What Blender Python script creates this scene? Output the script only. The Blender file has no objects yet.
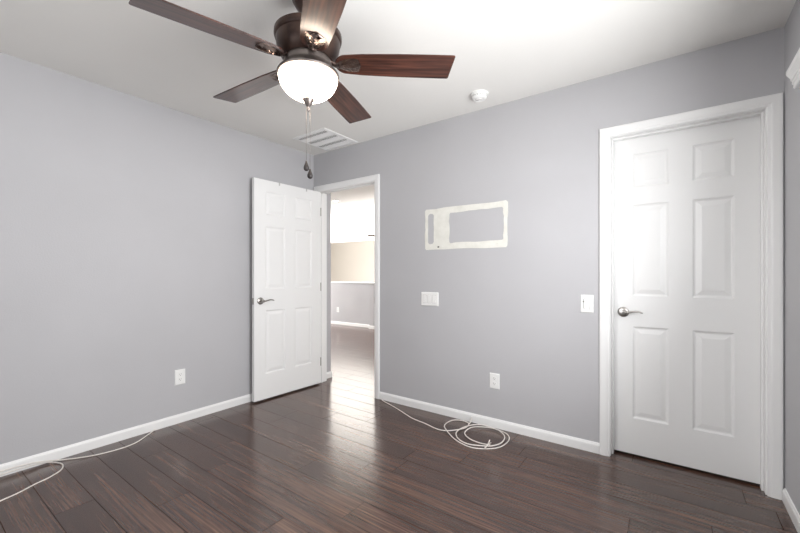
import bpy, bmesh, math, random
from mathutils import Vector, Matrix
random.seed(4)
S = bpy.context.scene
COL = S.collection
PI = math.pi

# ------------------------------------------------------------------ camera
cam_d = bpy.data.cameras.new('camera')
cam_d.sensor_width = 36.0
cam_d.lens = 376.966 / 800 * 36.0
cam_d.shift_y = 7.8 / 800
cam_d.clip_start = 0.02
cam = bpy.data.objects.new('camera', cam_d)
cam.location = (3.133, -2.738, 1.1615)
cam.rotation_euler = (PI / 2, 0, 0.627522)
COL.objects.link(cam)
S.camera = cam

# ------------------------------------------------------------------ world, lights, exposure
W = bpy.data.worlds.new('world')
S.world = W
W.use_nodes = True
W.node_tree.nodes['Background'].inputs[0].default_value = (0.80, 0.90, 1.0, 1)
W.node_tree.nodes['Background'].inputs[1].default_value = 1.0
S.view_settings.view_transform = 'Standard'
S.view_settings.look = 'None'
S.view_settings.gamma = 1.0
S.view_settings.use_curve_mapping = False
S.view_settings.exposure = 0.43


def area(name, loc, target, sx, sy, power, col=(1, 1, 1), spread=180):
    d = bpy.data.lights.new(name, 'AREA')
    d.shape = 'RECTANGLE'
    d.size, d.size_y = sx, sy
    d.energy = power
    d.spread = math.radians(spread)
    d.color = col
    o = bpy.data.objects.new(name, d)
    o.location = loc
    o.rotation_euler = (Vector(target) - Vector(loc)).to_track_quat('-Z', 'Y').to_euler()
    COL.objects.link(o)
    return o


# daylight through the bedroom window in the right wall
area('window_daylight', (3.57, -1.68, 1.45), (0, -1.72, 1.90), 1.7, 0.92, 52, (0.99, 0.99, 1.0), 157)
# added fill for the closet corner, from an invented window behind the camera
area('rear_fill', (1.90, -3.14, 1.45), (3.45, 0, 0.75), 1.2, 1.1, 4.2, (0.99, 0.99, 1.0), 70)
# added fill for the open room beyond the half wall, no windows built
area('great_room_fill', (-8.3, 5.6, 0.9), (0, 5.6, 0.6), 3.0, 2.6, 20, (1.0, 0.96, 0.92))
# added fill lights for the loft ceiling and its floor reflection
# uplight added over the lower floor, in place of bounced daylight
area('great_room_uplight_fill', (-3.0, 6.0, -2.4), (-3.0, 5.0, 2.0), 6.0, 3.6, 1500, (1.0, 0.97, 0.94))
area('loft_fill', (-7.8, 1.9, 1.1), (-4.5, 1.9, 2.7), 2.6, 1.7, 300, (1, 0.99, 0.98))  # added, aimed up at the loft ceiling; no loft window exists

# ------------------------------------------------------------------ materials


def lin(r, g, b):
    f = lambda c: (c / 255 / 12.92) if c / 255 <= 0.04045 else ((c / 255 + 0.055) / 1.055) ** 2.4
    return (f(r), f(g), f(b), 1)


def new_mat(name, col, rough=0.5, metal=0.0, spec=0.5):
    m = bpy.data.materials.new(name)
    m.use_nodes = True
    b = m.node_tree.nodes['Principled BSDF']
    b.inputs['Base Color'].default_value = col
    b.inputs['Roughness'].default_value = rough
    b.inputs['Metallic'].default_value = metal
    b.inputs['Specular IOR Level'].default_value = spec
    return m


def nd(m, t, **kw):
    n = m.node_tree.nodes.new(t)
    for k, v in kw.items():
        setattr(n, k, v)
    return n


def lk(m, a, b):
    m.node_tree.links.new(a, b)


def bump_noise(m, scale, strength, dist=0.002, detail=2.0):
    tc = nd(m, 'ShaderNodeTexCoord')
    n = nd(m, 'ShaderNodeTexNoise')
    n.inputs['Scale'].default_value = scale
    n.inputs['Detail'].default_value = detail
    b = nd(m, 'ShaderNodeBump')
    b.inputs['Strength'].default_value = strength
    b.inputs['Distance'].default_value = dist
    lk(m, tc.outputs['Object'], n.inputs['Vector'])
    lk(m, n.outputs['Fac'], b.inputs['Height'])
    lk(m, b.outputs['Normal'], m.node_tree.nodes['Principled BSDF'].inputs['Normal'])
    return n


def vary(m, col_a, col_b, scale=3.0, stretch=(1, 1, 1), detail=3.0):
    """object colour that drifts between two close tones"""
    tc = nd(m, 'ShaderNodeTexCoord')
    mp = nd(m, 'ShaderNodeMapping')
    mp.inputs['Scale'].default_value = stretch
    n = nd(m, 'ShaderNodeTexNoise')
    n.inputs['Scale'].default_value = scale
    n.inputs['Detail'].default_value = detail
    r = nd(m, 'ShaderNodeValToRGB')
    r.color_ramp.elements[0].position = 0.35
    r.color_ramp.elements[1].position = 0.65
    r.color_ramp.elements[0].color = col_a
    r.color_ramp.elements[1].color = col_b
    lk(m, tc.outputs['Object'], mp.inputs['Vector'])
    lk(m, mp.outputs['Vector'], n.inputs['Vector'])
    lk(m, n.outputs['Fac'], r.inputs['Fac'])
    lk(m, r.outputs['Color'], m.node_tree.nodes['Principled BSDF'].inputs['Base Color'])


M = {}
M['wall'] = new_mat('wall_paint_lavender_grey', lin(186, 185, 188), 0.62, spec=0.3)
vary(M['wall'], lin(184, 183.5, 186), lin(188, 187.5, 190), 1.2)
bump_noise(M['wall'], 120, 0.20, 0.003, 2)
M['ceiling'] = new_mat('ceiling_paint', lin(238, 237, 233), 0.8, spec=0.2)
vary(M['ceiling'], lin(236, 235, 231), lin(240, 239, 235), 1.0)
bump_noise(M['ceiling'], 90, 0.15, 0.003, 2)
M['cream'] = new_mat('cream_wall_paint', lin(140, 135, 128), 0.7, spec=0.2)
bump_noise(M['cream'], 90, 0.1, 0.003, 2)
M['trim'] = new_mat('white_trim_paint', lin(238, 238, 237), 0.35)
bump_noise(M['trim'], 300, 0.01, 0.0005, 1)
M['door'] = new_mat('white_door_paint', lin(236, 236, 235), 0.36)
bump_noise(M['door'], 60, 0.03, 0.001, 2)
M['plastic'] = new_mat('white_plastic', lin(240, 240, 238), 0.35)
bump_noise(M['plastic'], 200, 0.02, 0.001)
M['grey_plastic'] = new_mat('grey_plastic', lin(186, 185, 183), 0.4)
bump_noise(M['grey_plastic'], 200, 0.02, 0.001)
M['slot'] = new_mat('dark_slot', lin(60, 58, 56), 0.6)
bump_noise(M['slot'], 200, 0.02, 0.001)
M['nickel'] = new_mat('satin_nickel', lin(170, 166, 162), 0.28, 1.0)
bump_noise(M['nickel'], 150, 0.03, 0.0005)
M['bronze'] = new_mat('dark_oiled_bronze', lin(66, 54, 50), 0.32, 0.75)
vary(M['bronze'], lin(58, 46, 43), lin(84, 66, 58), 14)
bump_noise(M['bronze'], 60, 0.06, 0.001)
M['bronze_light'] = new_mat('brushed_pewter_bronze', lin(118, 110, 106), 0.34, 0.85)
vary(M['bronze_light'], lin(108, 100, 97), lin(130, 122, 117), 10)
M['bracket'] = new_mat('antique_pewter_bracket', lin(112, 98, 92), 0.22, 0.95)
vary(M['bracket'], lin(84, 70, 64), lin(140, 126, 120), 30)
M['cable'] = new_mat('white_cable_jacket', lin(226, 221, 215), 0.45)
bump_noise(M['cable'], 100, 0.02, 0.001)
M['patch'] = new_mat('unpainted_drywall_patch', lin(226, 225, 218), 0.8, spec=0.2)
vary(M['patch'], lin(220, 219, 211), lin(230, 229, 222), 14)
bump_noise(M['patch'], 60, 0.25, 0.002)
M['vent_shade'] = new_mat('vent_recess_shade', lin(52, 50, 48), 0.8)  # dark colour stands in for the shade of a hollow recess
bump_noise(M['vent_shade'], 40, 0.05, 0.001)
M['dark_knob'] = new_mat('black_wood_knob', lin(34, 28, 26), 0.55)
bump_noise(M['dark_knob'], 90, 0.05, 0.001)
M['rubber'] = new_mat('white_rubber', lin(225, 224, 220), 0.6)
bump_noise(M['rubber'], 90, 0.05, 0.001)

# frosted glass bowl, lit from inside (the lamp)
m = new_mat('lit_frosted_glass', lin(250, 240, 226), 0.3)
b = m.node_tree.nodes['Principled BSDF']
tc = nd(m, 'ShaderNodeTexCoord')
n = nd(m, 'ShaderNodeTexNoise')
n.inputs['Scale'].default_value = 9
lk(m, tc.outputs['Object'], n.inputs['Vector'])
r = nd(m, 'ShaderNodeValToRGB')
r.color_ramp.elements[0].color = (1.0, 0.80, 0.62, 1)
r.color_ramp.elements[1].color = (1.0, 0.88, 0.74, 1)
lk(m, n.outputs['Fac'], r.inputs['Fac'])
lk(m, r.outputs['Color'], b.inputs['Emission Color'])
b.inputs['Emission Strength'].default_value = 15.0
M['bowl'] = m

m = new_mat('lit_recessed_lens', lin(255, 250, 240), 0.4)
b = m.node_tree.nodes['Principled BSDF']
b.inputs['Emission Color'].default_value = (1, 0.95, 0.88, 1)
b.inputs['Emission Strength'].default_value = 6
M['lens'] = m

m = new_mat('window_glass', (1, 1, 1, 1), 0.0)
m.node_tree.nodes['Principled BSDF'].inputs['Transmission Weight'].default_value = 1.0
M['glass'] = m


def math_node(m, op, a, b=None):
    n = nd(m, 'ShaderNodeMath', operation=op)
    for i, v in enumerate((a, b)):
        if v is None:
            continue
        if isinstance(v, (int, float)):
            n.inputs[i].default_value = v
        else:
            lk(m, v, n.inputs[i])
    return n.outputs[0]


def floor_material():
    PW, PL, Y0 = 0.160, 1.21, -0.008
    m = new_mat('dark_walnut_laminate', lin(70, 55, 50), 0.25, spec=1.0)
    b = m.node_tree.nodes['Principled BSDF']
    tc = nd(m, 'ShaderNodeTexCoord')
    sp = nd(m, 'ShaderNodeSeparateXYZ')
    lk(m, tc.outputs['Object'], sp.inputs[0])
    v = math_node(m, 'DIVIDE', math_node(m, 'SUBTRACT', sp.outputs['Y'], Y0), PW)
    row = math_node(m, 'FLOOR', v)
    fv = math_node(m, 'FRACT', v)
    wn = nd(m, 'ShaderNodeTexWhiteNoise', noise_dimensions='1D')
    lk(m, row, wn.inputs['W'])
    u = math_node(m, 'ADD', math_node(m, 'DIVIDE', sp.outputs['X'], PL), wn.outputs['Value'])
    colid = math_node(m, 'FLOOR', u)
    fu = math_node(m, 'FRACT', u)
    cid = nd(m, 'ShaderNodeCombineXYZ')
    lk(m, row, cid.inputs[0])
    lk(m, colid, cid.inputs[1])
    wn2 = nd(m, 'ShaderNodeTexWhiteNoise', noise_dimensions='2D')
    lk(m, cid.outputs[0], wn2.inputs['Vector'])
    # seams
    ev = math_node(m, 'MINIMUM', fv, math_node(m, 'SUBTRACT', 1.0, fv))
    ev = math_node(m, 'MULTIPLY', ev, PW)
    eu = math_node(m, 'MINIMUM', fu, math_node(m, 'SUBTRACT', 1.0, fu))
    eu = math_node(m, 'MULTIPLY', eu, PL)
    e = math_node(m, 'MINIMUM', ev, eu)
    seam = nd(m, 'ShaderNodeMapRange')
    seam.inputs['From Min'].default_value = 0.0008
    seam.inputs['From Max'].default_value = 0.0028
    lk(m, e, seam.inputs['Value'])
    # grain: coordinates shifted per plank, stretched along the plank
    off = nd(m, 'ShaderNodeVectorMath', operation='SCALE')
    lk(m, wn2.outputs['Color'], off.inputs[0])
    off.inputs['Scale'].default_value = 37.0
    add = nd(m, 'ShaderNodeVectorMath', operation='ADD')
    lk(m, tc.outputs['Object'], add.inputs[0])
    lk(m, off.outputs[0], add.inputs[1])

    def grain(scale_xyz, scale, detail, dist):
        mp = nd(m, 'ShaderNodeMapping')
        mp.inputs['Scale'].default_value = scale_xyz
        lk(m, add.outputs[0], mp.inputs['Vector'])
        t = nd(m, 'ShaderNodeTexNoise')
        t.inputs['Scale'].default_value = scale
        t.inputs['Detail'].default_value = detail
        t.inputs['Distortion'].default_value = dist
        lk(m, mp.outputs['Vector'], t.inputs['Vector'])
        return t.outputs['Fac']
    broad = grain((0.55, 6.5, 1), 2.0, 2, 0.0)
    fine = grain((1.1, 34.0, 1), 3.2, 3, 0.0)
    streak = grain((0.5, 16.0, 1), 2.6, 3, 0.25)
    wood = math_node(m, 'ADD', math_node(m, 'MULTIPLY', broad, 0.42), math_node(m, 'ADD', math_node(m, 'MULTIPLY', streak, 0.36), math_node(m, 'MULTIPLY', fine, 0.22)))
    cr = nd(m, 'ShaderNodeValToRGB')
    cr.color_ramp.elements[0].position = 0.30
    cr.color_ramp.elements[1].position = 0.70
    cr.color_ramp.elements[0].color = lin(60, 43, 38)
    cr.color_ramp.elements[1].color = lin(106, 79, 64)
    e2 = cr.color_ramp.elements.new(0.5)
    e2.color = lin(80, 59, 51)
    lk(m, wood, cr.inputs['Fac'])
    fr = nd(m, 'ShaderNodeMapRange')
    fr.inputs['From Min'].default_value = 0.3
    fr.inputs['From Max'].default_value = 0.7
    fr.inputs['To Min'].default_value = 0.66
    fr.inputs['To Max'].default_value = 1.28
    lk(m, fine, fr.inputs['Value'])
    pr = nd(m, 'ShaderNodeMapRange')
    pr.inputs['To Min'].default_value = 0.82
    pr.inputs['To Max'].default_value = 1.16
    lk(m, wn2.outputs['Value'], pr.inputs['Value'])
    k = math_node(m, 'MULTIPLY', fr.outputs[0], pr.outputs[0])
    sm = nd(m, 'ShaderNodeMapRange')
    sm.inputs['To Min'].default_value = 0.42
    lk(m, seam.outputs[0], sm.inputs['Value'])
    k = math_node(m, 'MULTIPLY', k, sm.outputs[0])
    mul = nd(m, 'ShaderNodeVectorMath', operation='SCALE')
    lk(m, cr.outputs['Color'], mul.inputs[0])
    lk(m, k, mul.inputs['Scale'])
    lk(m, mul.outputs[0], b.inputs['Base Color'])
    lk(m, math_node(m, 'MULTIPLY', seam.outputs[0], 0.9), b.inputs['Specular IOR Level'])
    rr = nd(m, 'ShaderNodeMapRange')
    rr.inputs['To Min'].default_value = 0.16
    rr.inputs['To Max'].default_value = 0.25
    lk(m, fine, rr.inputs['Value'])
    lk(m, rr.outputs[0], b.inputs['Roughness'])
    h = math_node(m, 'ADD', math_node(m, 'MULTIPLY', fine, 0.12), seam.outputs[0])
    bp = nd(m, 'ShaderNodeBump')
    bp.inputs['Strength'].default_value = 0.25
    bp.inputs['Distance'].default_value = 0.0012
    lk(m, h, bp.inputs['Height'])
    lk(m, bp.outputs['Normal'], b.inputs['Normal'])
    return m


M['floor'] = floor_material()


def blade_material():
    m = new_mat('walnut_blade', lin(92, 58, 46), 0.36)
    b = m.node_tree.nodes['Principled BSDF']
    b.inputs['Coat Weight'].default_value = 0.75
    b.inputs['Coat Roughness'].default_value = 0.2
    b.inputs['Specular IOR Level'].default_value = 0.15
    tc = nd(m, 'ShaderNodeTexCoord')
    mp = nd(m, 'ShaderNodeMapping')
    mp.inputs['Scale'].default_value = (1.6, 26, 10)
    n = nd(m, 'ShaderNodeTexNoise')
    n.inputs['Scale'].default_value = 2.2
    n.inputs['Detail'].default_value = 4
    n.inputs['Distortion'].default_value = 0.7
    r = nd(m, 'ShaderNodeValToRGB')
    r.color_ramp.elements[0].position = 0.32
    r.color_ramp.elements[1].position = 0.70
    r.color_ramp.elements[0].color = lin(38, 21, 17)
    r.color_ramp.elements[1].color = lin(88, 53, 42)
    lk(m, tc.outputs['Object'], mp.inputs['Vector'])
    lk(m, mp.outputs['Vector'], n.inputs['Vector'])
    lk(m, n.outputs['Fac'], r.inputs['Fac'])
    lk(m, r.outputs['Color'], b.inputs['Base Color'])
    return m


M['blade'] = blade_material()

# ------------------------------------------------------------------ mesh helpers


def link(name, bm, mat, parent=None, smooth=False, bevel=0.0):
    me = bpy.data.meshes.new(name)
    bmesh.ops.recalc_face_normals(bm, faces=bm.faces[:])
    bm.to_mesh(me)
    bm.free()
    me.materials.append(mat)
    if smooth:
        for p in me.polygons:
            p.use_smooth = True
    o = bpy.data.objects.new(name, me)
    COL.objects.link(o)
    if parent:
        o.parent = parent
    if bevel:
        md = o.modifiers.new('bevel', 'BEVEL')
        md.width = bevel
        md.segments = 2
        md.limit_method = 'ANGLE'
    if smooth == 'auto':
        md = o.modifiers.new('split', 'EDGE_SPLIT')
        md.split_angle = math.radians(38)
    return o


def empty(name, loc, rz=0.0):
    o = bpy.data.objects.new(name, None)
    o.empty_display_size = 0.05
    o.location = loc
    o.rotation_euler = (0, 0, rz)
    COL.objects.link(o)
    return o


def tag(o, label=None, cat=None, group=None, kind=None):
    if label:
        o['label'] = label
    if cat:
        o['category'] = cat
    if group:
        o['group'] = group
    if kind:
        o['kind'] = kind
    return o


def struct(o, label=None, cat=None):
    return tag(o, label, cat, None, 'structure')


def box(bm, x0, x1, y0, y1, z0, z1):
    v = [bm.verts.new(p) for p in ((x0, y0, z0), (x1, y0, z0), (x1, y1, z0), (x0, y1, z0),
                                   (x0, y0, z1), (x1, y0, z1), (x1, y1, z1), (x0, y1, z1))]
    for f in ((0, 3, 2, 1), (4, 5, 6, 7), (0, 1, 5, 4), (1, 2, 6, 5), (2, 3, 7, 6), (3, 0, 4, 7)):
        bm.faces.new([v[i] for i in f])


def B(*boxes):
    bm = bmesh.new()
    for b in boxes:
        box(bm, *b)
    return bm


def lathe(bm, prof, seg=48, mtx=None, squash=1.0):
    """profile of (radius, z); closed where radius is 0"""
    rings = []
    for r, z in prof:
        if r < 1e-6:
            rings.append([bm.verts.new((0, 0, z))])
        else:
            rings.append([bm.verts.new((r * math.cos(2 * PI * i / seg), squash * r * math.sin(2 * PI * i / seg), z)) for i in range(seg)])
    for a, c in zip(rings, rings[1:]):
        for i in range(seg):
            j = (i + 1) % seg
            if len(a) == 1 and len(c) == 1:
                continue
            if len(a) == 1:
                bm.faces.new((a[0], c[i], c[j]))
            elif len(c) == 1:
                bm.faces.new((a[i], a[j], c[0]))
            else:
                bm.faces.new((a[i], a[j], c[j], c[i]))
    for ring in (rings[0], rings[-1]):
        if len(ring) > 1:
            bm.faces.new(ring)
    if mtx is not None:
        vs = [v for ring in rings for v in ring]
        bmesh.ops.transform(bm, matrix=mtx, verts=vs)


def tube(bm, pts, rad, seg=8):
    """tube along points; rad is a number or one per point"""
    pts = [Vector(p) for p in pts]
    n = len(pts)
    rings = []
    up = Vector((0, 0, 1))
    for i, p in enumerate(pts):
        d = (pts[min(i + 1, n - 1)] - pts[max(i - 1, 0)]).normalized()
        s = d.cross(up)
        if s.length < 1e-4:
            s = d.cross(Vector((0, 1, 0)))
        s.normalize()
        t = s.cross(d).normalized()
        r = rad[i] if isinstance(rad, (list, tuple)) else rad
        if not isinstance(r, (list, tuple)):
            r = (r, r)
        rings.append([bm.verts.new(p + s * (r[0] * math.cos(2 * PI * k / seg)) + t * (r[1] * math.sin(2 * PI * k / seg))) for k in range(seg)])
    for a, c in zip(rings, rings[1:]):
        for k in range(seg):
            j = (k + 1) % seg
            bm.faces.new((a[k], a[j], c[j], c[k]))
    bm.faces.new(rings[0])
    bm.faces.new(rings[-1])


def spline(pts, sub=8):
    P = [Vector(p) for p in pts]
    out = []
    for i in range(len(P) - 1):
        p0, p1, p2, p3 = P[max(i - 1, 0)], P[i], P[i + 1], P[min(i + 2, len(P) - 1)]
        for k in range(sub):
            t = k / sub
            out.append(0.5 * ((2 * p1) + (p2 - p0) * t + (2 * p0 - 5 * p1 + 4 * p2 - p3) * t * t + (3 * p1 - p0 - 3 * p2 + p3) * t ** 3))
    out.append(P[-1])
    return out


def prism(bm, outline, mtx=None, thick=0.01):
    """extrude a closed 2D outline (x, y) from z=0 to z=thick"""
    a = [bm.verts.new((x, y, 0)) for x, y in outline]
    c = [bm.verts.new((x, y, thick)) for x, y in outline]
    bm.faces.new(a)
    bm.faces.new(c)
    n = len(a)
    for i in range(n):
        j = (i + 1) % n
        bm.faces.new((a[i], a[j], c[j], c[i]))
    if mtx is not None:
        bmesh.ops.transform(bm, matrix=mtx, verts=a + c)


def run_profile(bm, prof, path):
    """sweep a (u, v) profile; path items are functions (u, v) -> point"""
    rings = [[bm.verts.new(f(u, v)) for u, v in prof] for f in path]
    n = len(prof)
    for a, c in zip(rings, rings[1:]):
        for i in range(n):
            j = (i + 1) % n
            bm.faces.new((a[i], a[j], c[j], c[i]))
    bm.faces.new(rings[0])
    bm.faces.new(rings[-1])


# ------------------------------------------------------------------ the setting
H = 2.44
RX = 3.597          # right wall
RY = -3.26         # wall behind the camera
T = 0.115          # wall thickness
D2L, D2R, DH = 0.075, 0.850, 2.035      # open doorway
D1L, D1R = 2.809, 3.525                 # closet doorway

struct(link('floor', B((-8.6, 3.72, -3.4, 3.62, -0.12, 0)), M['floor']))
struct(link('ceiling', B((-8.6, 3.72, -3.4, 8.2, H, H + 0.1)), M['ceiling']))
struct(link('wall_left', B((-T, 0, RY - 0.1, 0.25, 0, H)), M['wall']))
struct(link('wall_back', B((0, D2L - 0.018, 0, T, 0, H), (D2L - 0.018, D2R + 0.018, 0, T, DH + 0.018, H), (D2R + 0.018, D1L - 0.018, 0, T, 0, H),
                           (D1L - 0.018, D1R + 0.018, 0, T, DH + 0.018, H), (D1R + 0.018, RX, 0, T, 0, H)), M['wall']))
WY0, WY1, WZ0, WZ1 = -2.82, -0.58, 0.90, 1.97     # window opening
struct(link('wall_right', B((RX, RX + 0.12, WY1, 0.9, 0, H), (RX, RX + 0.12, RY - 0.1, WY0, 0, H),
                            (RX, RX + 0.12, WY0, WY1, 0, WZ0), (RX, RX + 0.12, WY0, WY1, WZ1, H)), M['wall']))
VX0, VX1, VZ0, VZ1 = 1.20, 2.60, 0.85, 2.05  # opening for the added rear window
struct(link('wall_rear', B((-T, VX0, RY - 0.1, RY, 0, H), (VX1, RX + 0.12, RY - 0.1, RY, 0, H),
                           (VX0, VX1, RY - 0.1, RY, 0, VZ0), (VX0, VX1, RY - 0.1, RY, VZ1, H)), M['wall']))
struct(link('wall_closet', B((2.15, RX + 0.12, 0.82, 0.92, 0, H), (2.15, 2.25, T, 0.82, 0, H)), M['wall']))
# loft and open room beyond
struct(link('wall_loft_south', B((-8.6, -T, 0.13, 0.25, 0, H)), M['wall']))
struct(link('wall_loft_east', B((2.05, 2.15, T, 8.2, -2.8, H)), M['wall']))
struct(link('wall_loft_half', B((-8.6, -2.13, 3.50, 3.62, 0, 0.965), (-2.13, -1.85, 3.40, 3.62, 0, 0.965), (-1.85, 2.05, 3.50, 3.62, 0, 0.965)), M['wall'], bevel=0.008))
struct(link('trim_loft_cap', B((-8.6, -2.14, 3.485, 3.635, 0.965, 0.985), (-2.14, -1.84, 3.385, 3.635, 0.965, 0.985), (-1.84, 2.05, 3.485, 3.635, 0.965, 0.985)), M['trim'], bevel=0.004))
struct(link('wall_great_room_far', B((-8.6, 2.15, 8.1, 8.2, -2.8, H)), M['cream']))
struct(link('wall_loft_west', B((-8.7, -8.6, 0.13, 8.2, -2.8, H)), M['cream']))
struct(link('floor_great_room', B((-8.6, 2.15, 3.62, 8.2, -2.9, -2.8)), M['floor']))

BASE = [(0, 0), (0.012, 0), (0.012, 0.046), (0.0105, 0.055), (0.007, 0.060), (0.005, 0.066), (0, 0.068)]


def baseboard(name, a, b, nx, ny):
    bm = bmesh.new()
    a, b = Vector((a[0], a[1], 0)), Vector((b[0], b[1], 0))
    n = Vector((nx, ny, 0))
    run_profile(bm, BASE, [lambda u, v, p=a: p + n * u + Vector((0, 0, v)), lambda u, v, p=b: p + n * u + Vector((0, 0, v))])
    return struct(link(name, bm, M['trim']))


baseboard('baseboard_left', (0, RY), (0, -0.0), 1, 0)
baseboard('baseboard_back', (0.915, 0), (D1L - 0.063, 0), 0, -1)
baseboard('baseboard_right', (RX, RY), (RX, -0.02), -1, 0)
baseboard('baseboard_rear', (0.012, RY), (RX - 0.012, RY), 0, 1)
baseboard('baseboard_hall', (0, T + 0.003), (0, 0.262), 1, 0)
baseboard('baseboard_loft_south', (0.0, 0.25), (-8.5, 0.25), 0, 1)
baseboard('baseboard_loft_half', (-8.6, 3.50), (-2.13, 3.50), 0, -1)
baseboard('baseboard_loft_post', (-2.142, 3.40), (-1.838, 3.40), 0, -1)

CASE = [(0, 0), (0, 0.009), (0.004, 0.011), (0.012, 0.0115), (0.015, 0.0145), (0.022, 0.016), (0.046, 0.0165), (0.054, 0.0155), (0.058, 0.013), (0.058, 0)]


def casing(name, x0, x1, zt, yf, sgn, wl=1.0, wr=1.0):
    """mitred door casing round an opening; profile u runs outward, v off the wall"""
    bm = bmesh.new()
    run_profile(bm, CASE, [lambda u, v: Vector((x0 - u * wl, yf + sgn * v, 0)), lambda u, v: Vector((x0 - u * wl, yf + sgn * v, zt + u)),
                           lambda u, v: Vector((x1 + u * wr, yf + sgn * v, zt + u)), lambda u, v: Vector((x1 + u * wr, yf + sgn * v, 0))])
    return struct(link(name, bm, M['trim']))


casing('trim_doorway', D2L - 0.004, D2R + 0.006, DH + 0.004, 0, -1, wl=0.98)
casing('trim_doorway_hall', D2L - 0.006, D2R + 0.006, DH + 0.006, T, 1)
casing('trim_closet', D1L - 0.004, D1R + 0.007, DH + 0.004, 0, -1)
for nm, l, r_, ys in (('trim_doorway_jamb', D2L, D2R, (0.036, 0.048)), ('trim_closet_jamb', D1L, D1R, (0.040, 0.0785))):
    g = 0.0
    struct(link(nm, B((l - 0.018, l, g, T, 0, DH + 0.018), (r_, r_ + 0.018, g, T, 0, DH + 0.018), (l, r_, g, T, DH, DH + 0.018),
                      (l, l + 0.010, ys[0], ys[1], 0, DH), (r_ - 0.010, r_, ys[0], ys[1], 0, DH), (l + 0.010, r_ - 0.010, ys[0], ys[1], DH - 0.010, DH)), M['trim'], bevel=0.0015))


# ------------------------------------------------------------------ six-panel doors
def door_slab(w, z0, z1, stile, mull, rows, th=0.035):
    """slab in x 0..w, y 0..th, z z0..z1 with raised panels on both faces"""
    pw = (w - 2 * stile - mull) / 2
    xs = [0, stile, stile + pw, stile + pw + mull, w - stile, w]
    zs = [z0]
    for a, b in rows:
        zs += [a, b]
    zs.append(z1)
    bm = bmesh.new()
    for face in (0, 1):
        y = 0 if face == 0 else th
        s = 1 if face == 0 else -1
        for i in range(5):
            for j in range(len(zs) - 1):
                xa, xb, za, zb = xs[i], xs[i + 1], zs[j], zs[j + 1]
                if i % 2 == 1 and j % 2 == 1:
                    prev = None
                    for ins, dep in ((0, 0), (0.009, 0.0075), (0.016, 0.0085), (0.042, 0.0025)):
                        ring = [bm.verts.new((px, y + s * dep, pz)) for px, pz in ((xa + ins, za + ins), (xb - ins, za + ins), (xb - ins, zb - ins), (xa + ins, zb - ins))]
                        if prev:
                            for k in range(4):
                                bm.faces.new((prev[k], prev[(k + 1) % 4], ring[(k + 1) % 4], ring[k]))
                        prev = ring
                    bm.faces.new(prev)
                else:
                    bm.faces.new([bm.verts.new(p) for p in ((xa, y, za), (xb, y, za), (xb, y, zb), (xa, y, zb))])
    for q in (((0, 0, z0), (w, 0, z0), (w, th, z0), (0, th, z0)), ((0, 0, z1), (w, 0, z1), (w, th, z1), (0, th, z1)),
              ((0, 0, z0), (0, th, z0), (0, th, z1), (0, 0, z1)), ((w, 0, z0), (w, th, z0), (w, th, z1), (w, 0, z1))):
        bm.faces.new([bm.verts.new(p) for p in q])
    bmesh.ops.remove_doubles(bm, verts=bm.verts[:], dist=1e-5)
    return bm


ROWS = [(0.245, 0.830), (1.024, 1.604), (1.712, 1.926)]


def lever_handle(parent, x, z, yface, out, dirx, reach=0.062):
    """round rose, neck and wavy lever; out = -1 projects towards -y, dirx = lever direction"""
    root_m = Matrix.Translation((x, yface, z)) @ Matrix.Rotation(PI / 2 if out < 0 else -PI / 2, 4, 'X')
    bm = bmesh.new()
    lathe(bm, [(0.0, 0.0), (0.031, 0.0), (0.0325, 0.003), (0.0315, 0.007), (0.026, 0.011), (0.018, 0.0125), (0.0, 0.0125)], 40, root_m)
    h = link('door_handle', bm, M['nickel'], parent, smooth='auto')
    tag(h, 'satin nickel lever handle on a round rose')
    bm = bmesh.new()
    k = reach / 0.062
    lathe(bm, [(0.0, 0.010 * k), (0.012, 0.010 * k), (0.0105, 0.024 * k), (0.0115, 0.040 * k), (0.014, 0.048 * k), (0.012, 0.058 * k), (0.0, 0.060 * k)], 24, root_m)
    link('neck', bm, M['nickel'], h, smooth='auto')
    bm = bmesh.new()
    yo = yface + out * 0.050 * k
    pts = [(0.0, 0.0, -0.001), (0.02, 0.002, -0.001), (0.045, 0.004, 0.004), (0.07, 0.003, 0.009), (0.09, 0.0, 0.008), (0.104, -0.004, 0.003), (0.108, -0.006, 0.000)]
    sp = spline([(x + dirx * a, yo - out * b_, z + c) for a, b_, c in pts], 4)
    n = len(sp)
    rad = [(0.0068 - 0.003 * i / n, 0.0078 - 0.0040 * i / n) for i in range(n)]
    rad[-1] = (0.002, 0.002)
    tube(bm, sp, rad, 12)
    link('lever', bm, M['nickel'], h, smooth=True)
    return h


# closed closet door
DW1 = 0.710
d1 = empty('door_1', (2.812, 0.080, 0))
struct(d1, 'closed white six-panel closet door at the right end of the back wall', 'door')
link('door_panel', door_slab(DW1, 0.016, 2.030, 0.111, 0.116, ROWS), M['door'], d1, bevel=0.0012)
lever_handle(d1, 0.059, 0.919, 0.0, -1, 1)

# open bedroom door, hinged on the left jamb, swung almost flat to the left wall
DW2 = 0.768
A2 = math.radians(1.5)
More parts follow.
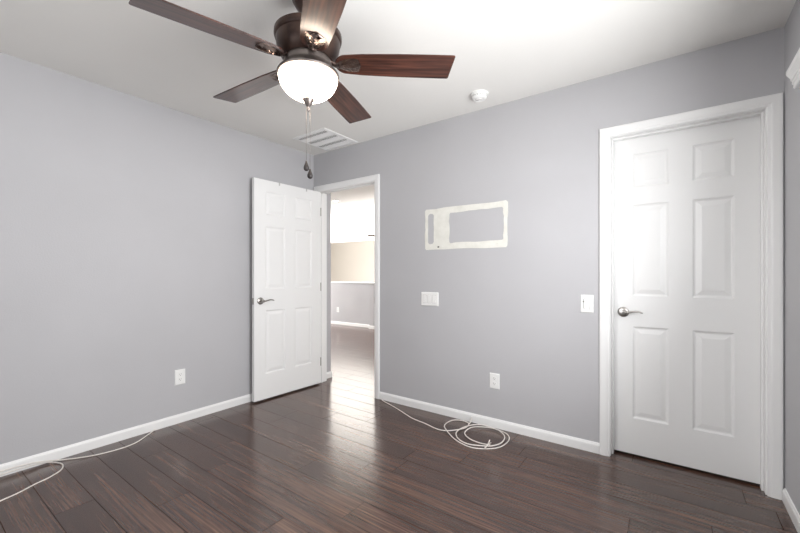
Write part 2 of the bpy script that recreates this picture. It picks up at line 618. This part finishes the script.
# local x runs from hinge to free edge, local y = 0 the face now turned to the left wall
d2 = empty('door_2', (0.0785, -0.004, 0), -PI / 2 - A2)
struct(d2, 'open white six-panel bedroom door swung back towards the left wall', 'door')
link('door_panel', door_slab(DW2, 0.016, 2.030, 0.115, 0.110, ROWS), M['door'], d2, bevel=0.0012)
lever_handle(d2, DW2 - 0.062, 0.919, 0.035, 1, -1)
lever_handle(d2, DW2 - 0.062, 0.919, 0.0, -1, -1, 0.038)
tag(link('latch_plate', B((DW2 - 0.0005, DW2 + 0.0012, 0.006, 0.029, 0.89, 0.948)), M['nickel'], d2), 'nickel latch plate on the door edge')
for hz in (0.24, 1.03, 1.82):
    bm = bmesh.new()
    lathe(bm, [(0, hz - 0.044), (0.0055, hz - 0.044), (0.0055, hz + 0.044), (0, hz + 0.044)], 12, Matrix.Translation((-0.002, 0.036, 0)))
    box(bm, -0.0016, -0.0002, 0.004, 0.034, hz - 0.044, hz + 0.044)
    hg = link('hinge', bm, M['nickel'], d2, smooth='auto')
    tag(hg, 'nickel butt hinge')
for hk in (0.185, 0.505):      # two small clips at the top edge of the open door
    tag(link('clip', B((hk - 0.006, hk + 0.006, 0.0348, 0.0372, 2.004, 2.0315), (hk - 0.006, hk + 0.006, -0.001, 0.0372, 2.0300, 2.0320)), M['grey_plastic'], d2), 'small grey clip on the top edge of the door')
sk = struct(link('trim_strike_plate', B((D2R - 0.0015, D2R + 0.0005, -0.003, 0.030, 0.885, 0.950), (D2R - 0.001, D2R + 0.008, -0.0095, -0.003, 0.885, 0.950)), M['nickel']))

# window in the right wall, and an added unseen one behind the camera
def window(name, axis_boxes, glass):
    w = link(name, B(*axis_boxes), M['trim'], bevel=0.003)
    struct(w)
    link('pane', B(glass), M['glass'], w)
    return w


fx0, fx1 = RX + 0.06, RX + 0.11
ym = (WY0 + WY1) / 2
window('window_1', [(fx0, fx1, WY0, WY0 + 0.05, WZ0, WZ1), (fx0, fx1, WY1 - 0.05, WY1, WZ0, WZ1), (fx0, fx1, WY0 + 0.05, WY1 - 0.05, WZ0, WZ0 + 0.05),
                    (fx0, fx1, WY0 + 0.05, WY1 - 0.05, WZ1 - 0.05, WZ1), (fx0, fx1, ym - 0.025, ym + 0.025, WZ0 + 0.05, WZ1 - 0.05)],
       (fx0 + 0.02, fx0 + 0.026, WY0 + 0.04, WY1 - 0.04, WZ0 + 0.04, WZ1 - 0.04))
gy0, gy1 = RY - 0.09, RY - 0.04
xm = (VX0 + VX1) / 2
window('window_rear_added', [(VX0, VX0 + 0.05, gy0, gy1, VZ0, VZ1), (VX1 - 0.05, VX1, gy0, gy1, VZ0, VZ1), (VX0 + 0.05, VX1 - 0.05, gy0, gy1, VZ0, VZ0 + 0.05),
                    (VX0 + 0.05, VX1 - 0.05, gy0, gy1, VZ1 - 0.05, VZ1), (xm - 0.025, xm + 0.025, gy0, gy1, VZ0 + 0.05, VZ1 - 0.05)],
       (VX0 + 0.04, VX1 - 0.04, gy0 + 0.02, gy0 + 0.026, VZ0 + 0.04, VZ1 - 0.04))

# ------------------------------------------------------------------ blind valance at the right edge
VAL = [(0.0, -0.020), (0.054, -0.020), (0.058, -0.016), (0.058, -0.004), (0.062, 0.000), (0.062, 0.012), (0.066, 0.015), (0.066, 0.022), (0.071, 0.030), (0.078, 0.040), (0.080, 0.048), (0.080, 0.056), (0.0, 0.056)]
bl = empty('window_blind', (RX, -0.505, 1.953))
tag(bl, 'white moulded blind valance on the right wall at the top right edge', 'blind')
bm = bmesh.new()
L0, L1 = 0.0, -2.40
run_profile(bm, VAL, [lambda u, v: Vector((-0.002 - u, L0, v)), lambda u, v: Vector((-0.002 - u, L1, v))])
link('valance', bm, M['trim'], bl)
bm = bmesh.new()
for k in range(12):
    z = -0.034 - k * 0.007
    box(bm, -0.055, -0.005, L1 + 0.06, -0.12, z, z + 0.003)
link('slat_stack', bm, M['trim'], bl)
link('bottom_rail', B((-0.056, -0.004, L1 + 0.06, -0.12, -0.134, -0.116)), M['trim'], bl, bevel=0.003)

# ------------------------------------------------------------------ ceiling fan
FC = (1.812, -1.614)
fan = empty('ceiling_fan', (FC[0], FC[1], H))
tag(fan, 'dark bronze five-blade ceiling fan with lit frosted bowl hanging from the bedroom ceiling', 'ceiling fan')


def z_(h):
    return h - H


bm = bmesh.new()
lathe(bm, [(0, 0), (0.082, 0), (0.082, -0.012), (0.079, -0.03), (0.070, -0.065), (0.052, -0.095), (0.030, -0.115), (0.020, -0.12), (0, -0.12)], 48)
link('canopy', bm, M['bronze'], fan, smooth='auto')
bm = bmesh.new()
lathe(bm, [(0, -0.10), (0.014, -0.10), (0.014, -0.185), (0, -0.185)], 20)
link('downrod', bm, M['bronze'], fan, smooth='auto')
bm = bmesh.new()
lathe(bm, [(0, z_(2.252)), (0.045, z_(2.252)), (0.10, z_(2.246)), (0.138, z_(2.238)), (0.147, z_(2.230)), (0.148, z_(2.214)), (0.145, z_(2.204)), (0.140, z_(2.200)),
           (0.139, z_(2.19)), (0.137, z_(2.17)), (0.131, z_(2.148)), (0.120, z_(2.128)), (0.106, z_(2.116)), (0, z_(2.114))], 64)
link('motor_housing', bm, M['bronze'], fan, smooth='auto')
bm = bmesh.new()
lathe(bm, [(0, z_(2.118)), (0.100, z_(2.118)), (0.104, z_(2.104)), (0.106, z_(2.090)), (0.112, z_(2.076)), (0.124, z_(2.064)), (0.133, z_(2.057)), (0.136, z_(2.050)), (0.134, z_(2.043)), (0.126, z_(2.041)), (0, z_(2.041))], 64)
fit = link('light_fitter', bm, M['bronze_light'], fan, smooth='auto')
tag(fit, 'brushed metal ring holding the glass bowl')
bm = bmesh.new()
prof = [(0, z_(2.042)), (0.122, z_(2.042))]
for k in range(0, 17):
    a = k / 16 * PI / 2
    prof.append((0.129 * math.cos(a) ** 0.85 if k < 16 else 0.0, z_(2.038) - 0.096 * math.sin(a) ** 1.15))
lathe(bm, prof, 64)
bowl = link('glass_bowl', bm, M['bowl'], fan, smooth='auto')
tag(bowl, 'lit frosted glass bowl')
bm = bmesh.new()
lathe(bm, [(0, z_(1.956)), (0.022, z_(1.956)), (0.027, z_(1.949)), (0.025, z_(1.938)), (0.016, z_(1.926)), (0.012, z_(1.916)), (0.006, z_(1.911)), (0.0045, z_(1.905)),
           (0.007, z_(1.901)), (0.006, z_(1.895)), (0.002, z_(1.888)), (0, z_(1.886))], 24)
link('finial', bm, M['bronze_light'], fan, smooth='auto')

# blade: local x outwards, underside down; root at 0.135 m, tip at 0.66 m
def blade_outline():
    pts = []
    r0, r1 = 0.118, 0.655
    for k in range(13):            # rounded root
        a = PI / 2 + PI * k / 12
        pts.append((r0 + 0.052 + 0.052 * math.cos(a), 0.056 * math.sin(a)))
    low = [(0.24, -0.063), (0.40, -0.069), (0.56, -0.071), (0.63, -0.071)]
    pts += low
    for k in range(1, 5):          # rounded lower tip corner, slanted tip
        a = -PI / 2 + k / 5 * PI * 0.5
        pts.append((0.641 + 0.010 * math.cos(a), -0.061 + 0.010 * math.sin(a)))
    for k in range(1, 5):
        a = k / 5 * PI * 0.5
        pts.append((0.630 + 0.010 * math.cos(a), 0.061 + 0.010 * math.sin(a)))
    pts += [(0.60, 0.071), (0.40, 0.069), (0.24, 0.063)]
    return pts


bm = bmesh.new()
prism(bm, blade_outline(), None, 0.006)
blade0 = link('blade', bm, M['blade'], fan, bevel=0.0015)

# leaf-shaped bracket under each blade: a domed leaf with veins and an arm to the motor
def bracket_bm():
    bm = bmesh.new()
    N = 14
    x0, x1 = 0.122, 0.232
    top = 0.0
    grid = []
    for i in range(N + 1):
        s = i / N
        x = x0 + (x1 - x0) * s
        w = 0.041 * (math.sin(PI * min(1.0, s * 0.62 + 0.06)) ** 0.9) * (1 if s < 0.86 else math.sqrt(max(0.0, 1 - ((s - 0.86) / 0.145) ** 2)))
        row = []
        for j in range(9):
            t = j / 8 * 2 - 1
            dome = -0.011 * (1 - abs(t) ** 2.2) * (1 - 0.4 * abs(2 * s - 1) ** 3)
            vein = 0.007 * (0.5 + 0.5 * math.cos(10 * PI * (s - 0.28 * abs(t)))) * (1 - abs(t) ** 4)
            if abs(t) < 0.1:
                vein = -0.003
            if i in (0, N) or j in (0, 8):
                vein = 0
            row.append(bm.verts.new((x, w * t, dome + vein - 0.001)))
        grid.append(row)
    for a, c in zip(grid, grid[1:]):
        for j in range(8):
            bm.faces.new((a[j], a[j + 1], c[j + 1], c[j]))
    rim = [r[0] for r in grid] + grid[-1][1:] + [r[8] for r in reversed(grid[:-1])] + list(reversed(grid[0][1:8]))
    up = [bm.verts.new((v.co.x, v.co.y, 0.002)) for v in rim]
    n = len(rim)
    for k in range(n):
        j = (k + 1) % n
        bm.faces.new((rim[k], rim[j], up[j], up[k]))
    bm.faces.new(up)
    tube(bm, spline([(0.080, 0, 0.012), (0.100, 0, 0.010), (0.118, 0, 0.0), (0.135, 0, -0.004)], 4), [(0.016, 0.006)] * 13, 10)
    return bm


br0 = link('blade_bracket', bracket_bm(), M['bracket'], blade0, smooth='auto')
tag(br0, 'dark bronze leaf-shaped blade bracket')
PITCH = math.radians(-11)
for k in range(5):
    if k == 0:
        bo, bb = blade0, br0
    else:
        bo = blade0.copy()
        COL.objects.link(bo)
        bb = br0.copy()
        COL.objects.link(bb)
        bb.parent = bo
        bo.parent = fan
    bo.location = (0, 0, z_(2.101))
    bo.rotation_euler = (PITCH, 0, math.radians(38.8 + 72 * k))

# pull chains with dark knobs
for (dx, dy, zt, ze) in ((-0.0075, -0.0055, 1.946, 1.668), (0.006, 0.004, 1.946, 1.633)):
    bm = bmesh.new()
    nb = int((zt - ze) / 0.0065)
    for i in range(nb):
        bmesh.ops.create_icosphere(bm, subdivisions=1, radius=0.0013, matrix=Matrix.Translation((dx, dy, z_(zt) - i * 0.0065)))
    tube(bm, [(dx, dy, z_(zt)), (dx, dy, z_(ze))], 0.0007, 6)
    ch = link('pull_chain', bm, M['bronze_light'], fan, smooth=True)
    bm = bmesh.new()
    lathe(bm, [(0, 0.0), (0.0035, -0.001), (0.0045, -0.008), (0.0085, -0.018), (0.0120, -0.028), (0.0115, -0.037), (0.007, -0.043), (0, -0.045)], 20, Matrix.Translation((dx, dy, z_(ze))))
    tag(link('pull_knob', bm, M['dark_knob'], ch, smooth=True), 'dark teardrop pull knob')

# ------------------------------------------------------------------ ceiling vent
VC = (0.455, -0.250)
vent = empty('ceiling_vent', (VC[0], VC[1], H))
tag(vent, 'white square air return grille on the ceiling above the open door', 'vent')
hx, hy = 0.215, 0.215
link('shade_backing', B((-hx + 0.01, hx - 0.01, -hy + 0.01, hy - 0.01, -0.003, 0.0)), M['vent_shade'], vent)  # flat dark sheet, painted as the shade behind the louvres
bm = bmesh.new()
fo = [(0.0, 0.0), (0.0, -0.004), (0.004, -0.007), (0.020, -0.011), (0.026, -0.010), (0.026, 0.0)]
run = []
for sx, sy in ((-1, -1), (1, -1), (1, 1), (-1, 1)):
    run.append(lambda u, v, sx=sx, sy=sy: Vector((sx * (hx - u), sy * (hy - u), v)))
rings = [[bm.verts.new(f(u, v)) for u, v in fo] for f in run]
for i in range(4):
    a, c = rings[i], rings[(i + 1) % 4]
    for k in range(len(fo)):
        j = (k + 1) % len(fo)
        bm.faces.new((a[k], a[j], c[j], c[k]))
link('frame', bm, M['trim'], vent)
rows = 3
rh = (2 * hy - 0.052) / rows
for q in range(rows):
    y0 = -hy + 0.026 + q * rh
    bm = bmesh.new()
    nl = 41
    for i in range(nl):
        x = -hx + 0.032 + i * (2 * hx - 0.064) / (nl - 1)
        # pressed louvre: slanted strip along y
        y1, y2 = y0 + 0.050, y0 + rh - 0.006
        v = [bm.verts.new(p) for p in ((x - 0.0045, y1, -0.0085), (x + 0.0035, y1, -0.0050), (x + 0.0035, y2, -0.0050), (x - 0.0045, y2, -0.0085),
                                       (x - 0.0045, y1, -0.0075), (x + 0.0035, y1, -0.0040), (x + 0.0035, y2, -0.0040), (x - 0.0045, y2, -0.0075))]
        for f in ((0, 3, 2, 1), (4, 5, 6, 7), (0, 1, 5, 4), (1, 2, 6, 5), (2, 3, 7, 6), (3, 0, 4, 7)):
            bm.faces.new([v[w] for w in f])
        # tooth between the slots at the row end
        if i % 2 == 0:
            box(bm, x - 0.0045, x + 0.0045, y0 + 0.004, y0 + 0.050, -0.0088, -0.0080)
    box(bm, -hx + 0.02, hx - 0.02, y0 - 0.004, y0 + 0.005, -0.0105, -0.004)
    link('louvre_row', bm, M['trim'], vent)

# ------------------------------------------------------------------ smoke detector
sd = empty('smoke_detector', (2.02, -0.245, H))
tag(sd, 'white round smoke detector on the ceiling above the back wall', 'smoke detector')
bm = bmesh.new()
lathe(bm, [(0, 0), (0.062, 0), (0.062, -0.008), (0.058, -0.012), (0, -0.012)], 40)
link('base', bm, M['plastic'], sd, smooth='auto')
bm = bmesh.new()
lathe(bm, [(0, -0.010), (0.050, -0.012), (0.053, -0.020), (0.052, -0.028), (0.046, -0.036), (0.036, -0.041), (0.034, -0.039), (0.022, -0.039), (0.020, -0.043), (0, -0.044)], 40)
link('cover', bm, M['plastic'], sd, smooth='auto')
bm = bmesh.new()
for i in range(18):
    a = 2 * PI * i / 18
    mtx = Matrix.Rotation(a, 4, 'Z') @ Matrix.Translation((0.0525, 0, -0.024))
    vs = bmesh.ops.create_cube(bm, size=1.0, matrix=mtx @ Matrix.Diagonal((0.003, 0.009, 0.006, 1)))
link('vent_slots', bm, M['grey_plastic'], sd)
bm = bmesh.new()
lathe(bm, [(0, -0.043), (0.008, -0.043), (0.008, -0.047), (0, -0.048)], 20, Matrix.Translation((-0.012, -0.008, 0)))
tag(link('test_button', bm, M['grey_plastic'], sd, smooth='auto'), 'small grey test button')

# ------------------------------------------------------------------ wall plates
def plate_bm(w, h, t=0.0065):
    bm = bmesh.new()
    a = [(-w / 2, -h / 2), (w / 2, -h / 2), (w / 2, h / 2), (-w / 2, h / 2)]
    prev = None
    for ins, y in ((0, 0), (0, -0.002), (0.002, -0.0045), (0.006, -t)):
        ring = [bm.verts.new((x - math.copysign(ins, x), y, z - math.copysign(ins, z))) for x, z in a]
        if prev:
            for k in range(4):
                bm.faces.new((prev[k], prev[(k + 1) % 4], ring[(k + 1) % 4], ring[k]))
        else:
            bm.faces.new(ring)
        prev = ring
    bm.faces.new(prev)
    return bm


def screw(parent, x, z, y=-0.0065):
    bm = bmesh.new()
    lathe(bm, [(0, 0), (0.003, 0), (0.0026, 0.0008), (0, 0.001)], 12, Matrix.Translation((x, y, z)) @ Matrix.Rotation(PI / 2, 4, 'X'))
    link('screw', bm, M['plastic'], parent, smooth='auto')


def rocker(parent, x, tilt):
    link('rocker_shade_frame', B((x - 0.0185, x - 0.0165, -0.0078, -0.006, -0.035, 0.035), (x + 0.0165, x + 0.0185, -0.0078, -0.006, -0.035, 0.035),
                           (x - 0.0165, x + 0.0165, -0.0078, -0.006, 0.033, 0.035), (x - 0.0165, x + 0.0165, -0.0078, -0.006, -0.035, -0.033)), M['grey_plastic'], parent)  # grey stands in for the shadow gap round the rocker
    bm = bmesh.new()
    y1, y2 = (-0.0115, -0.0075) if tilt > 0 else (-0.0075, -0.0115)
    v = [bm.verts.new(p) for p in ((x - 0.0155, -0.005, -0.032), (x + 0.0155, -0.005, -0.032), (x + 0.0155, -0.005, 0.032), (x - 0.0155, -0.005, 0.032),
                                   (x - 0.0155, y1, -0.032), (x + 0.0155, y1, -0.032), (x + 0.0155, y2, 0.032), (x - 0.0155, y2, 0.032))]
    for f in ((0, 3, 2, 1), (4, 5, 6, 7), (0, 1, 5, 4), (1, 2, 6, 5), (2, 3, 7, 6), (3, 0, 4, 7)):
        bm.faces.new([v[i] for i in f])
    link('rocker', bm, M['plastic'], parent, bevel=0.0008)


sw = empty('light_switch', (1.460, 0, 0.952))
tag(sw, 'wide white multi-gang rocker switch plate below the unpainted rectangle', 'light switch', 'switch plates on the back wall')
link('wall_plate', plate_bm(0.170, 0.116), M['plastic'], sw, bevel=0.001)
for x, t in ((-0.046, 1), (0, -1), (0.046, 1)):
    rocker(sw, x, t)
    screw(sw, x, 0.048)
    screw(sw, x, -0.048)
sw = empty('light_switch', (2.672, 0, 0.967))
tag(sw, 'narrow white single switch plate beside the closet door casing', 'light switch', 'switch plates on the back wall')
link('wall_plate', plate_bm(0.078, 0.117), M['plastic'], sw, bevel=0.001)
rocker(sw, 0, 1)
tag(link('dimmer_slide', B((-0.0225, -0.0195, -0.008, -0.006, -0.030, 0.030)), M['grey_plastic'], sw), 'grey slot of the dimmer')
link('slide_knob', B((-0.024, -0.018, -0.011, -0.0075, 0.010, 0.018)), M['slot'], sw, bevel=0.0006)
screw(sw, 0, 0.048)
screw(sw, 0, -0.048)


def outlet(loc, rz, label, w=0.078, h=0.118):
    o = empty('wall_outlet', loc, rz)
    tag(o, label, 'outlet', 'white wall outlets')
    link('wall_plate', plate_bm(w, h), M['plastic'], o, bevel=0.001)
    for zc in (0.0195, -0.0195):
        bm = bmesh.new()
        pts = []
        for k in range(24):
            a = 2 * PI * k / 24
            pts.append((0.0165 * math.cos(a), max(-0.0135, min(0.0135, 0.0175 * math.sin(a)))))
        prism(bm, pts, Matrix.Translation((0, -0.006, zc)) @ Matrix.Rotation(PI / 2, 4, 'X'), 0.0025)
        s = link('socket', bm, M['plastic'], o)
        bm = B((-0.0075, -0.0055, -0.0091, -0.008, zc + 0.000, zc + 0.008), (0.0055, 0.0075, -0.0091, -0.008, zc + 0.001, zc + 0.007))
        lathe(bm, [(0, 0), (0.0024, 0), (0.0024, 0.0011), (0, 0.0011)], 12, Matrix.Translation((0, -0.008, zc - 0.0065)) @ Matrix.Rotation(PI / 2, 4, 'X'))
        tag(link('socket_slots', bm, M['slot'], s), 'dark prong slots')
    screw(o, 0, 0)


outlet((2.035, 0, 0.352), 0, 'white duplex outlet low on the back wall above the cable coil')
outlet((0, -1.358, 0.357), PI / 2, 'white duplex outlet low on the left wall')
outlet((-3.17, 3.50, 0.34), 0, 'tiny white outlet on the loft half wall seen through the doorway')

# ------------------------------------------------------------------ unpainted rectangle on the wall
def wobble_rect(x0, x1, z0, z1, amp, n=9, rnd=0.012):
    """closed outline with slightly uneven edges, as left by a brush"""
    pts = []
    cs = [(x0, z0), (x1, z0), (x1, z1), (x0, z1)]
    for i in range(4):
        a, b = Vector(cs[i]), Vector(cs[(i + 1) % 4])
        d = (b - a)
        nrm = Vector((d.y, -d.x)).normalized()
        L = d.length
        for k in range(n):
            s = (rnd + (L - 2 * rnd) * k / (n - 1)) / L
            p = a + d * s + nrm * random.uniform(-amp, amp)
            pts.append((p.x, p.y))
    return pts


pt = empty('wall_patch', (0, 0, 0))
tag(pt, 'unpainted off-white rectangular outline on the grey back wall between the two doors', 'wall patch')
outer = wobble_rect(1.414, 2.136, 1.366, 1.712, 0.004)
holes = [wobble_rect(1.442, 1.500, 1.418, 1.672, 0.002, 7, 0.014), wobble_rect(1.645, 2.104, 1.418, 1.664, 0.004, 9, 0.010)]
bm = bmesh.new()


def loop_edges(pts, y):
    vs = [bm.verts.new((x, y, z)) for x, z in pts]
    return vs, [bm.edges.new((vs[i], vs[(i + 1) % len(vs)])) for i in range(len(vs))]


front, back, pairs = [], [], []
for pts in [outer] + holes:
    va, ea = loop_edges(pts, -0.0025)
    front += ea
    vb = [bm.verts.new((x, 0, z)) for x, z in pts]
    pairs.append((va, vb))
bmesh.ops.triangle_fill(bm, edges=front, use_beauty=True)
for va, vb in pairs:
    n = len(va)
    for i in range(n):
        j = (i + 1) % n
        bm.faces.new((va[i], va[j], vb[j], vb[i]))
link('unpainted_band', bm, M['patch'], pt)
for x, z in ((1.540, 1.700), (1.545, 1.390), (1.585, 1.392), (2.055, 1.690), (2.060, 1.395)):
    bm = bmesh.new()
    lathe(bm, [(0, 0), (0.007, 0), (0.0075, 0.0012), (0.004, 0.0016), (0, 0.0008)], 16, Matrix.Translation((x, -0.0024, z)) @ Matrix.Rotation(PI / 2, 4, 'X') @ Matrix.Diagonal((1.3, 0.8, 1, 1)))
    hole = link('anchor_hole', bm, M['slot'] if x == 1.545 else M['patch'], pt, smooth=True)

# ------------------------------------------------------------------ cables
R_C = 0.0040
cb = empty('coiled_cable', (1.95, -0.2, 0))
tag(cb, 'loosely coiled white cable on the floor along the back wall', 'cable')
path = [(0.940, -0.014, 0.012), (0.985, -0.040, 0.006), (1.14, -0.098, 0.0042), (1.281, -0.158, 0.0042), (1.43, -0.226, 0.0042), (1.569, -0.256, 0.0042), (1.702, -0.293, 0.0045), (1.78, -0.284, 0.008),
        (1.845, -0.215, 0.010), (1.865, -0.135, 0.0042), (1.845, -0.055, 0.0050), (1.77, -0.040, 0.006), (1.712, -0.085, 0.0042), (1.712, -0.195, 0.0042), (1.789, -0.298, 0.0130), (1.905, -0.379, 0.0042),
        (2.03, -0.418, 0.0042), (2.125, -0.381, 0.0042), (2.193, -0.300, 0.0042), (2.204, -0.165, 0.0042), (2.155, -0.072, 0.0042), (2.045, -0.034, 0.0042), (1.935, -0.046, 0.012),
        (1.866, -0.140, 0.0130), (1.853, -0.270, 0.0125), (1.912, -0.362, 0.0120), (2.000, -0.400, 0.0120), (2.085, -0.374, 0.0120), (2.152, -0.328, 0.0120), (2.183, -0.240, 0.0120),
        (2.160, -0.131, 0.0120), (2.078, -0.060, 0.0125), (1.985, -0.072, 0.0130), (1.915, -0.150, 0.0200), (1.908, -0.250, 0.0125), (1.975, -0.310, 0.0080), (2.065, -0.330, 0.0080), (2.130, -0.316, 0.0080)]
bm = bmesh.new()
tube(bm, [(p.x - 1.95, p.y + 0.2, p.z) for p in spline(path, 7)], R_C, 8)
link('cable_jacket', bm, M['cable'], cb, smooth=True)
bm = bmesh.new()
tube(bm, [(2.128 - 1.95, -0.30 + 0.2, 0.016), (2.128 - 1.95, -0.345 + 0.2, 0.024), (2.128 - 1.95, -0.40 + 0.2, 0.017)], 0.0045, 8)
tube(bm, [(2.128 - 1.95, -0.345 + 0.2, 0.024), (2.135 - 1.95, -0.335 + 0.2, 0.050)], 0.0035, 8)
link('cable_tie', bm, M['cable'], cb, smooth=True)
bm = bmesh.new()
tube(bm, [(1.865 - 1.95, -0.100 + 0.2, 0.011), (1.862 - 1.95, -0.050 + 0.2, 0.022), (1.858 - 1.95, -0.026 + 0.2, 0.046)], 0.0042, 8)
link('cable_end', bm, M['cable'], cb, smooth=True)

cl = empty('floor_cable', (0.1, -2.0, 0))
tag(cl, 'white cable lying along the left wall baseboard and looping onto the floor', 'cable')
path = [(0.017, -1.540, 0.010), (0.035, -1.570, 0.0042), (0.085, -1.628, 0.0042), (0.139, -1.700, 0.0042), (0.160, -1.776, 0.0042), (0.156, -1.858, 0.0042), (0.136, -1.932, 0.0042), (0.101, -1.998, 0.0042),
        (0.050, -2.072, 0.0050), (0.026, -2.130, 0.016), (0.018, -2.22, 0.030), (0.017, -2.34, 0.034), (0.018, -2.50, 0.030), (0.022, -2.62, 0.020), (0.050, -2.665, 0.006), (0.080, -2.60, 0.0042),
        (0.050, -2.45, 0.010), (0.026, -2.32, 0.018), (0.022, -2.22, 0.018), (0.032, -2.150, 0.014), (0.070, -2.103, 0.0070), (0.129, -2.088, 0.0042), (0.199, -2.110, 0.0042), (0.252, -2.168, 0.0042), (0.283, -2.237, 0.0042),
        (0.327, -2.311, 0.0042), (0.352, -2.38, 0.0042), (0.39, -2.46, 0.0042), (0.45, -2.56, 0.0042), (0.50, -2.70, 0.0042)]
bm = bmesh.new()
tube(bm, [(p.x - 0.1, p.y + 2.0, p.z) for p in spline(path, 7)], R_C, 8)
link('cable_jacket', bm, M['cable'], cl, smooth=True)

# ------------------------------------------------------------------ spring door stop behind the open door
ds = empty('door_stop', (0.012, -0.700, 0.045))
tag(ds, 'small spring door stop with white tip on the left baseboard behind the open door', 'door stop')
bm = bmesh.new()
lathe(bm, [(0, 0), (0.009, 0), (0.008, 0.003), (0, 0.003)], 16, Matrix.Rotation(PI / 2, 4, 'Y'))
link('base', bm, M['nickel'], ds, smooth='auto')
bm = bmesh.new()
tube(bm, [(0.003 + 0.018 * i / 60, 0.0045 * math.cos(i * 0.9), 0.0045 * math.sin(i * 0.9)) for i in range(61)], 0.0009, 6)
link('spring', bm, M['nickel'], ds, smooth=True)
bm = bmesh.new()
lathe(bm, [(0, 0.020), (0.006, 0.020), (0.006, 0.026), (0.004, 0.028), (0, 0.028)], 16, Matrix.Rotation(PI / 2, 4, 'Y'))
link('rubber_tip', bm, M['rubber'], ds, smooth='auto')

# ------------------------------------------------------------------ loft: recessed light and the far fan
rl = empty('recessed_light', (-1.63, 1.92, H))
tag(rl, 'lit round recessed ceiling light in the loft seen through the doorway', 'ceiling light')
bm = bmesh.new()
lathe(bm, [(0.070, 0.0), (0.095, 0.0), (0.095, -0.004), (0.078, -0.008), (0.070, -0.004)], 36)
link('trim_ring', bm, M['trim'], rl, smooth='auto')
bm = bmesh.new()
lathe(bm, [(0, -0.001), (0.072, -0.001), (0.068, -0.0035), (0, -0.005)], 36)
link('lens', bm, M['lens'], rl, smooth='auto')

M['far_blade'] = new_mat('dark_matte_blade', lin(44, 36, 32), 0.8, spec=0.1)
vary(M['far_blade'], lin(40, 32, 28), lin(50, 41, 36), 6)
far_mesh = blade0.data.copy()
far_mesh.materials[0] = M['far_blade']
f2 = empty('ceiling_fan', (-3.02, 5.36, H))
tag(f2, 'far ceiling fan beyond the half wall, one dark blade tip showing in the doorway', 'ceiling fan')
bm = bmesh.new()
lathe(bm, [(0, 0), (0.07, 0), (0.06, -0.04), (0.015, -0.06), (0.015, -0.13), (0.09, -0.14), (0.11, -0.17), (0.11, -0.22), (0.08, -0.26), (0, -0.27)], 36)
link('motor_housing', bm, M['bronze'], f2, smooth='auto')
for k in range(5):
    bo = blade0.copy()
    COL.objects.link(bo)
    bo.parent = f2
    bo.data = far_mesh
    bo.location = (0, 0, z_(2.20))
    bo.rotation_euler = (math.radians(18), 0, math.radians(216 + 72 * k))
    bb = br0.copy()
    COL.objects.link(bb)
    bb.parent = bo
